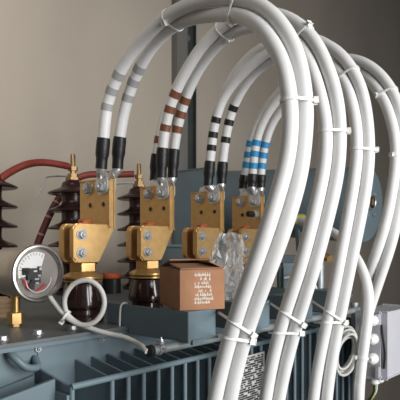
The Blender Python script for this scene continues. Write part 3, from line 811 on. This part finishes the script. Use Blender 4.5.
# printed lines on the front
bm = BM(); rnd = random.Random(3)
for row in range(8):
    zz = BH * (0.86 - row * 0.098)
    x = 0.026
    lim = 0.057 + rnd.uniform(-.005, .003)
    while x < lim:
        w = rnd.uniform(0.0012, 0.0035); h = rnd.uniform(0.0026, 0.0046)
        if rnd.random() < .84:
            box(bm, b0 + eu * (x + w / 2) - ev * 0.0002 + UP * (zz + rnd.uniform(-.0006, .0006)), (w, 0.0005, h), eu, ev, UP)
            if w > .0022: box(bm, b0 + eu * (x + w / 2) - ev * 0.0002 + UP * (zz + .003), (w * .4, 0.0005, 0.003), eu, ev, UP)
        x += w + rnd.uniform(0.0005, 0.0012)
obj('printed_lines', bm, M['print'], cb, smooth=0)

# ------------------------------------------------------------ plastic bag
bc = at(224, 262, Y=1.13); base = Vector((bc.x, bc.y, 0.0006))
bm = BM(); rnd = random.Random(11)
nr, nsg = 16, 26
rows = []
for i in range(nr + 1):
    v = i / nr
    z = 0.175 * v
    rw = 0.033 * (0.85 + 0.25 * math.sin(PI * v)) * (1 if v < .75 else 1 - (v - .75) * 1.0)
    rd = 0.020 * (1 if v < .6 else max(.25, 1 - (v - .6) * 1.8))
    cxo = 0.022 * (v - .4)
    rows.append([base + RIGHT * (cxo + rw * math.cos(2 * PI * k / nsg) + rnd.uniform(-.006, .006)) + FWD * (rd * math.sin(2 * PI * k / nsg) + rnd.uniform(-.006, .006)) + UP * max(0.0004, z + (rnd.uniform(-.004, .004) if i else 0)) for k in range(nsg)])
V = [[bm.verts.new(p) for p in r] for r in rows]
for A, B in zip(V, V[1:]):
    for k in range(nsg): 
        j = (k + 1) % nsg
        if rnd.random() < .5:
            bm.faces.new((A[k], A[j], B[j])); bm.faces.new((A[k], B[j], B[k]))
        else:
            bm.faces.new((A[k], A[j], B[k])); bm.faces.new((A[j], B[j], B[k]))
bm.faces.new(V[0])
o = obj('plastic_bag', bm, M['film'], None, loc=base, smooth=0)
tag(o, 'crumpled clear plastic bag behind the cardboard box', 'bag')

# ------------------------------------------------------------ conservator
KR = 0.1385
kr = camxy(0.6087, 1.95, 0.2935); kl = camxy(0.6087 - UY * .846, 1.95 + UX * .846, 0.351)
KZ = (kl.z + kr.z) / 2
kd = (kr - kl).normalized(); Lk = (kr - kl).length
cs = thing('conservator_tank', 'blue-grey horizontal oil tank behind the arched cables', 'tank', (kl + kr) / 2 - UP * KZ)
bm = BM(); lathe(bm, kl, kd, [(0.0, 0), (KR - .012, 0), (KR - 0.003, 0.004), (KR, 0.012), (KR, Lk - 0.012), (KR - 0.002, Lk - 0.004), (KR - .004, Lk - .002), (0.0, Lk)], 72); obj('shell', bm, M['paint'], cs)
gq = kr + kd * 0.0005 + UP * 0.012 - kd.cross(UP) * -0.055
gd = kd.cross(UP); 
if gd.dot(FWD) > 0: gd = -gd
gq = kr + kd * 0.0002 + UP * 0.012 - gd * 0.03
bm = BM(); lathe(bm, gq, kd, [(0.030, 0), (0.030, 0.006), (0.026, 0.009), (0.023, 0.006), (0, 0.006)], 32); lg = obj('level_gauge', bm, M['zinc'], cs)
bm = BM(); lathe(bm, gq + kd * 0.0062, kd, [(0.0225, 0), (0.0225, 0.002), (0, 0.0025)], 28); obj('gauge_dial', bm, M['black'], lg)
bm = BM(); box(bm, gq + kd * 0.0088, (0.001, 0.020, 0.022), kd, gd, UP); box(bm, gq + kd * 0.0095 + UP * .004, (0.001, 0.008, 0.03), kd, gd, UP); obj('gauge_scale', bm, M['brass_s'], lg)
for dz, dg in ((0.03, -.032), (-.045, -.028), (-.05, .03), (.04, .03)):
    bm = BM(); bolt_bm(bm, gq + UP * dz + gd * dg, kd, 0.005, 0.004, 0.007); obj('bolt', bm, M['zinc'], cs)
for f in (0.10, 0.72):
    c = kl.lerp(kr, f)
    bm = BM()
    zb_ = kr.z - KR - 0.045
    g2 = gd
    pr = [c - g2 * 0.10 + UP * (zb_ - c.z), c + g2 * 0.10 + UP * (zb_ - c.z), c + g2 * 0.11 - UP * (KR * .70), c + g2 * .06 - UP * (KR * .93), c - UP * (KR + .003), c - g2 * .06 - UP * (KR * .93), c - g2 * 0.11 - UP * (KR * .70)]
    prism(bm, pr, kd * 0.014); obj('saddle', bm, M['paint_d'], cs)
    c = c + kd * .007
    bm = BM(); b_ = -c.y
    boxr(bm, (0.80, c.x + .09), (b_ - .02, b_ + .02), (zb_ - .03, zb_ - .0005)); boxr(bm, (0.80, 0.84), (b_ - .02, b_ + .02), (0.0005, zb_ - .03)); obj('bracket', bm, M['paint_d'], cs)
c0_, c1_ = at(174.5, 200, a=.86), at(207, 200, a=.86); ztop = at(174.5, 172, a=.86).z
fp = thing('equipment_cabinet', 'flat dark grey cabinet with sharp left edge behind the black-taped cables', 'cabinet', W(.88, -(c0_.y + c1_.y) / 2, 0))
bm = BM(); boxr(bm, (.86, .905), (-c0_.y, -c1_.y), (0.0005, ztop), .003); obj('cabinet_body', bm, M['paint'], fp)
bm = BM(); boxr(bm, (.857, .8598), (-c0_.y + .006, -c1_.y - .006), (0.02, ztop - .006), .001); obj('cabinet_door', bm, M['paint'], fp)
# relay body and pipes below the oil tank
rc = camxy(-0.23, 1.945, 0.0005)
rl = thing('oil_relay', 'dark grey rectangular housing under the left end of the oil tank', 'housing', rc)
bm = BM(); box(bm, rc + UP * 0.07 + RIGHT * .12, (0.20, 0.066, 0.14), RIGHT, FWD, UP, 0.006); obj('housing', bm, M['paint_d'], rl)
bm = BM(); box(bm, rc + UP * 0.145 + RIGHT * .12, (0.21, 0.072, 0.009), RIGHT, FWD, UP, 0.002); obj('lid', bm, M['paint'], rl)
p0 = at(286, 219, Y=1.75); p1_ = at(302, 219, Y=1.75)
bt = thing('breather_pipe', 'short grey pipe with yellow-green band seen between falling cables', 'pipe', Vector((p0.x, p0.y, 0)))
bm = BM(); tube(bm, [p0 - RIGHT * .06, p0 + RIGHT * .012], 0.012, 16); tube(bm, smooth_path(spline([p0 - RIGHT * .055, p0 - RIGHT * .066 - UP * .015, Vector((p0.x, p0.y, 0)) - RIGHT * .068 + UP * 0.06, Vector((p0.x, p0.y, 0)) - RIGHT * .068 + UP * .0005], 6), 1), 0.012, 16); obj('pipe', bm, M['galv'], bt)
bm = BM(); lathe(bm, p0 + RIGHT * .012, RIGHT, [(0.017, 0), (0.017, 0.045), (0.014, 0.05)], 20); obj('band', bm, M['yellow'], bt)
p0 = at(296, 256, Y=1.5); pz = Vector((p0.x, p0.y, 0))
vb = thing('valve_box', 'small pale grey valve housing low between the first two falling pairs', 'housing', pz)
bm = BM(); box(bm, pz + UP * 0.05, (0.10, 0.07, 0.099), RIGHT, FWD, UP, 0.01); obj('housing', bm, M['paint'], vb)
bm = BM(); tube(bm, smooth_path(spline([pz + RIGHT * -.04 - FWD * .045 + UP * .06, pz - FWD * .06 + UP * .066, pz + RIGHT * .04 - FWD * .05 + UP * .045, pz + RIGHT * .05 - FWD * .04 + UP * .012], 6), 1), 0.0035, 8); obj('wire', bm, M['white'], vb)
p0 = at(320, 252, Y=1.55); p1_ = at(330, 259, Y=1.5)
dr = thing('drain_cock', 'small brass drain cock between the second and third falling pairs', 'valve', Vector((p0.x, p0.y, 0)))
bm = BM(); tube(bm, [p0 - RIGHT * .01, p1_], [0.012, 0.011], 14); obj('spout', bm, M['brass_s'], dr)
bm = BM(); tube(bm, [Vector((p0.x, p0.y, 0.0005)), p0], 0.012, 14); obj('riser', bm, M['galv'], dr)

# ------------------------------------------------------------- nameplate
q0 = at(234, 358, b=BR + .008); q1 = at(264, 350, b=BR + .008)
an, bn = q0.x, BR + .0075
npl = thing('nameplate', 'black and white data plate with rows of small print on the fins', 'sign', W((q0.x + q1.x) / 2, bn, q0.z - .12))
zt = at(248, 355.5, b=bn).z; PWd = q1.x - q0.x; PH = 0.11
bm = BM(); box(bm, W(an + PWd / 2, bn, zt - PH / 2), (PWd, 0.002, PH), bevel=.0006); obj('plate', bm, M['plate'], npl)
rnd = random.Random(5); bm = BM()
z = zt - 0.0035
while z > zt - PH + .004:
    x = an + .003
    rh = 0.0036
    while x < an + PWd - .004:
        w = rnd.uniform(.0015, .0085); w = min(w, an + PWd - .003 - x)
        if rnd.random() < .8: box(bm, W(x + w / 2, bn + 0.0012, z - rh / 2), (w, 0.0006, rh * rnd.choice((.8, .95, 1.15))))
        x += w + .0009
    z -= rh + .0012
obj('print_rows', bm, M['black'], npl, smooth=0)

# ----------------------------------------------- junction box, pipe and coil
ja, jb0, jb1 = 0.675, 0.243, 0.302
zt, zb = -0.020, -0.185
jn = thing('junction_box', 'light grey junction box with white cable glands at the right edge', 'box', W(ja + .08, 0.27, zb))
bm = BM(); boxr(bm, (ja, ja + 0.17), (jb0, jb1), (zb, zt), 0.004); obj('enclosure', bm, M['jb'], jn)
bm = BM(); boxr(bm, (ja + .010, ja + 0.175), (jb1 + .003, jb1 + .015), (zb - .002, zt + .002), 0.003); obj('lid', bm, M['jb'], jn)
bm = BM(); boxr(bm, (ja - .008, ja + .0), (jb1 - .004, jb1 + .002), (zt - .03, zt - .002), .001); obj('hinge', bm, M['jb'], jn)
bm = BM(); boxr(bm, (ja - .008, ja), (jb1 - .004, jb1 + .002), (zb + .002, zb + .03), .001); obj('hinge', bm, M['jb'], jn)
for py in (320, 338.5, 358):
    p = at(374.5, py, a=ja)
    bm = BM(); lathe(bm, p, -AX, [(0.011, 0), (0.011, 0.006), (0.0145, 0.0065), (0.0145, 0.02), (0.011, 0.025), (0.007, 0.03)], 12); obj('cable_gland', bm, M['nylon'], jn)
for da in (0.014, 0.040):
    bm = BM(); lathe(bm, W(ja + da, 0.285, zb), -UP, [(0.0095, 0), (0.0095, 0.005), (0.0125, 0.0055), (0.0125, 0.017), (0.008, 0.021)], 12); obj('cable_gland', bm, M['nylon'], jn)
bm = BM(); boxr(bm, (ja + .02, ja + .15), (0.085, jb0), (-.10, -.09)); boxr(bm, (ja + .02, ja + .15), (jb0 - .006, jb0), (zb + .02, zt - .02)); obj('bracket', bm, M['galv'], jn)
p = [W(ja + .0035, jb1 + .005, zt - .03), W(ja + .002, jb1 + .009, zt - .06), W(ja + .005, jb1 + .013, zt - .10), W(ja + .006, jb1 + .010, zt - .14)]
bm = BM(); tube(bm, spline(p, 6), 0.0032, 8); obj('black_wire', bm, M['black'], jn)
for i, (m_, dx) in enumerate((('yellow', 0), ('green', .004), ('white', .009), ('black', -.005))):
    s = W(ja + .014 + dx, 0.286, zb - .019)
    p = [s, s + UP * -.022 - RIGHT * .002, s + UP * -.05 - RIGHT * (.014 + .003 * i), s + UP * -.085 - RIGHT * (.036 + .007 * i), s + UP * -.16 - RIGHT * (.06 + .012 * i), Vector((s.x, s.y, zb - .45)) - RIGHT * (.065 + .014 * i), Vector((s.x, s.y, FZ + .004)) - RIGHT * (.06 + .016 * i)]
    bm = BM(); tube(bm, spline(p, 6), 0.0026, 8); o = obj('core_wire', bm, M[m_], None, loc=p[-1])
    tag(o, '%s core wire hanging from the junction box glands' % {'yellow': 'yellow', 'green': 'green', 'white': 'white', 'black': 'black'}[m_], 'wire', 'core wires under the junction box')

pv = at(354.3, 330, b=0.215)
bm = BM(); tube(bm, [Vector((pv.x, pv.y, FZ)), Vector((pv.x, pv.y, -0.005))], 0.0085, 16); tube(bm, [Vector((pv.x, pv.y, -.012)), Vector((pv.x, pv.y, -.004))], 0.011, 16)
o = obj('vertical_pipe', bm, M['galv'], None, loc=Vector((pv.x, pv.y, FZ)))
tag(o, 'vertical grey pipe beside the coiled cable, left of the junction box', 'pipe')
cc = at(345, 352, Y=1.36)
pts = []
for i in range(8 * 20):
    t = 2 * PI * i / 20; k = i / 20
    rr = 0.86 + 0.17 * math.sin(k * 2.3) + .03 * k
    pts.append(cc + RIGHT * (0.026 * rr * math.cos(t) + 0.010 * UP.z * math.sin(t)) + UP * (0.052 * rr * math.sin(t)) + FWD * (0.0065 * (k - 4)))
bm = BM(); tube(bm, pts, 0.0036, 10); o = obj('coiled_cable', bm, M['cable2'], None, loc=cc - UP * .06)
tag(o, 'coil of thin pale cable hanging between the third falling pair and the pipe', 'cable')

# ----------------------------------------------------------------- lighting
w = bpy.data.worlds.new('world'); S.world = w; w.use_nodes = True
bg = w.node_tree.nodes['Background']
bg.inputs[0].default_value = (0.93, 0.97, 1.0, 1); bg.inputs[1].default_value = 0.27

def area(name, loc, target, sx, sy, power, color=(1, 1, 1)):
    d = bpy.data.lights.new(name, 'AREA'); d.shape = 'RECTANGLE'; d.size = sx; d.size_y = sy; d.energy = power; d.color = color
    o = bpy.data.objects.new(name, d); COL.objects.link(o); o.location = loc
    o.rotation_euler = (Vector(target) - Vector(loc)).to_track_quat('-Z', 'Y').to_euler()
    return o
area('door_daylight', W(0.2, 2.4, 0.40), W(0.2, 0, 0.0), 1.3, 1.5, 30, (1.0, 0.995, 0.985)).data.spread = math.radians(112)
wl = area('left_wall_fill', W(-0.9, 0.6, 1.5), W(-0.1, -0.98, 0.62), 0.9, 0.9, 5.5, (1.0, 0.96, 0.90))  # added fill light, no seen source, brightens the left of the back wall
wl.data.spread = math.radians(85)

S.view_settings.view_transform = 'Standard'
S.view_settings.look = 'None'
S.view_settings.gamma = 1
S.view_settings.use_curve_mapping = False
S.view_settings.exposure = 0.0
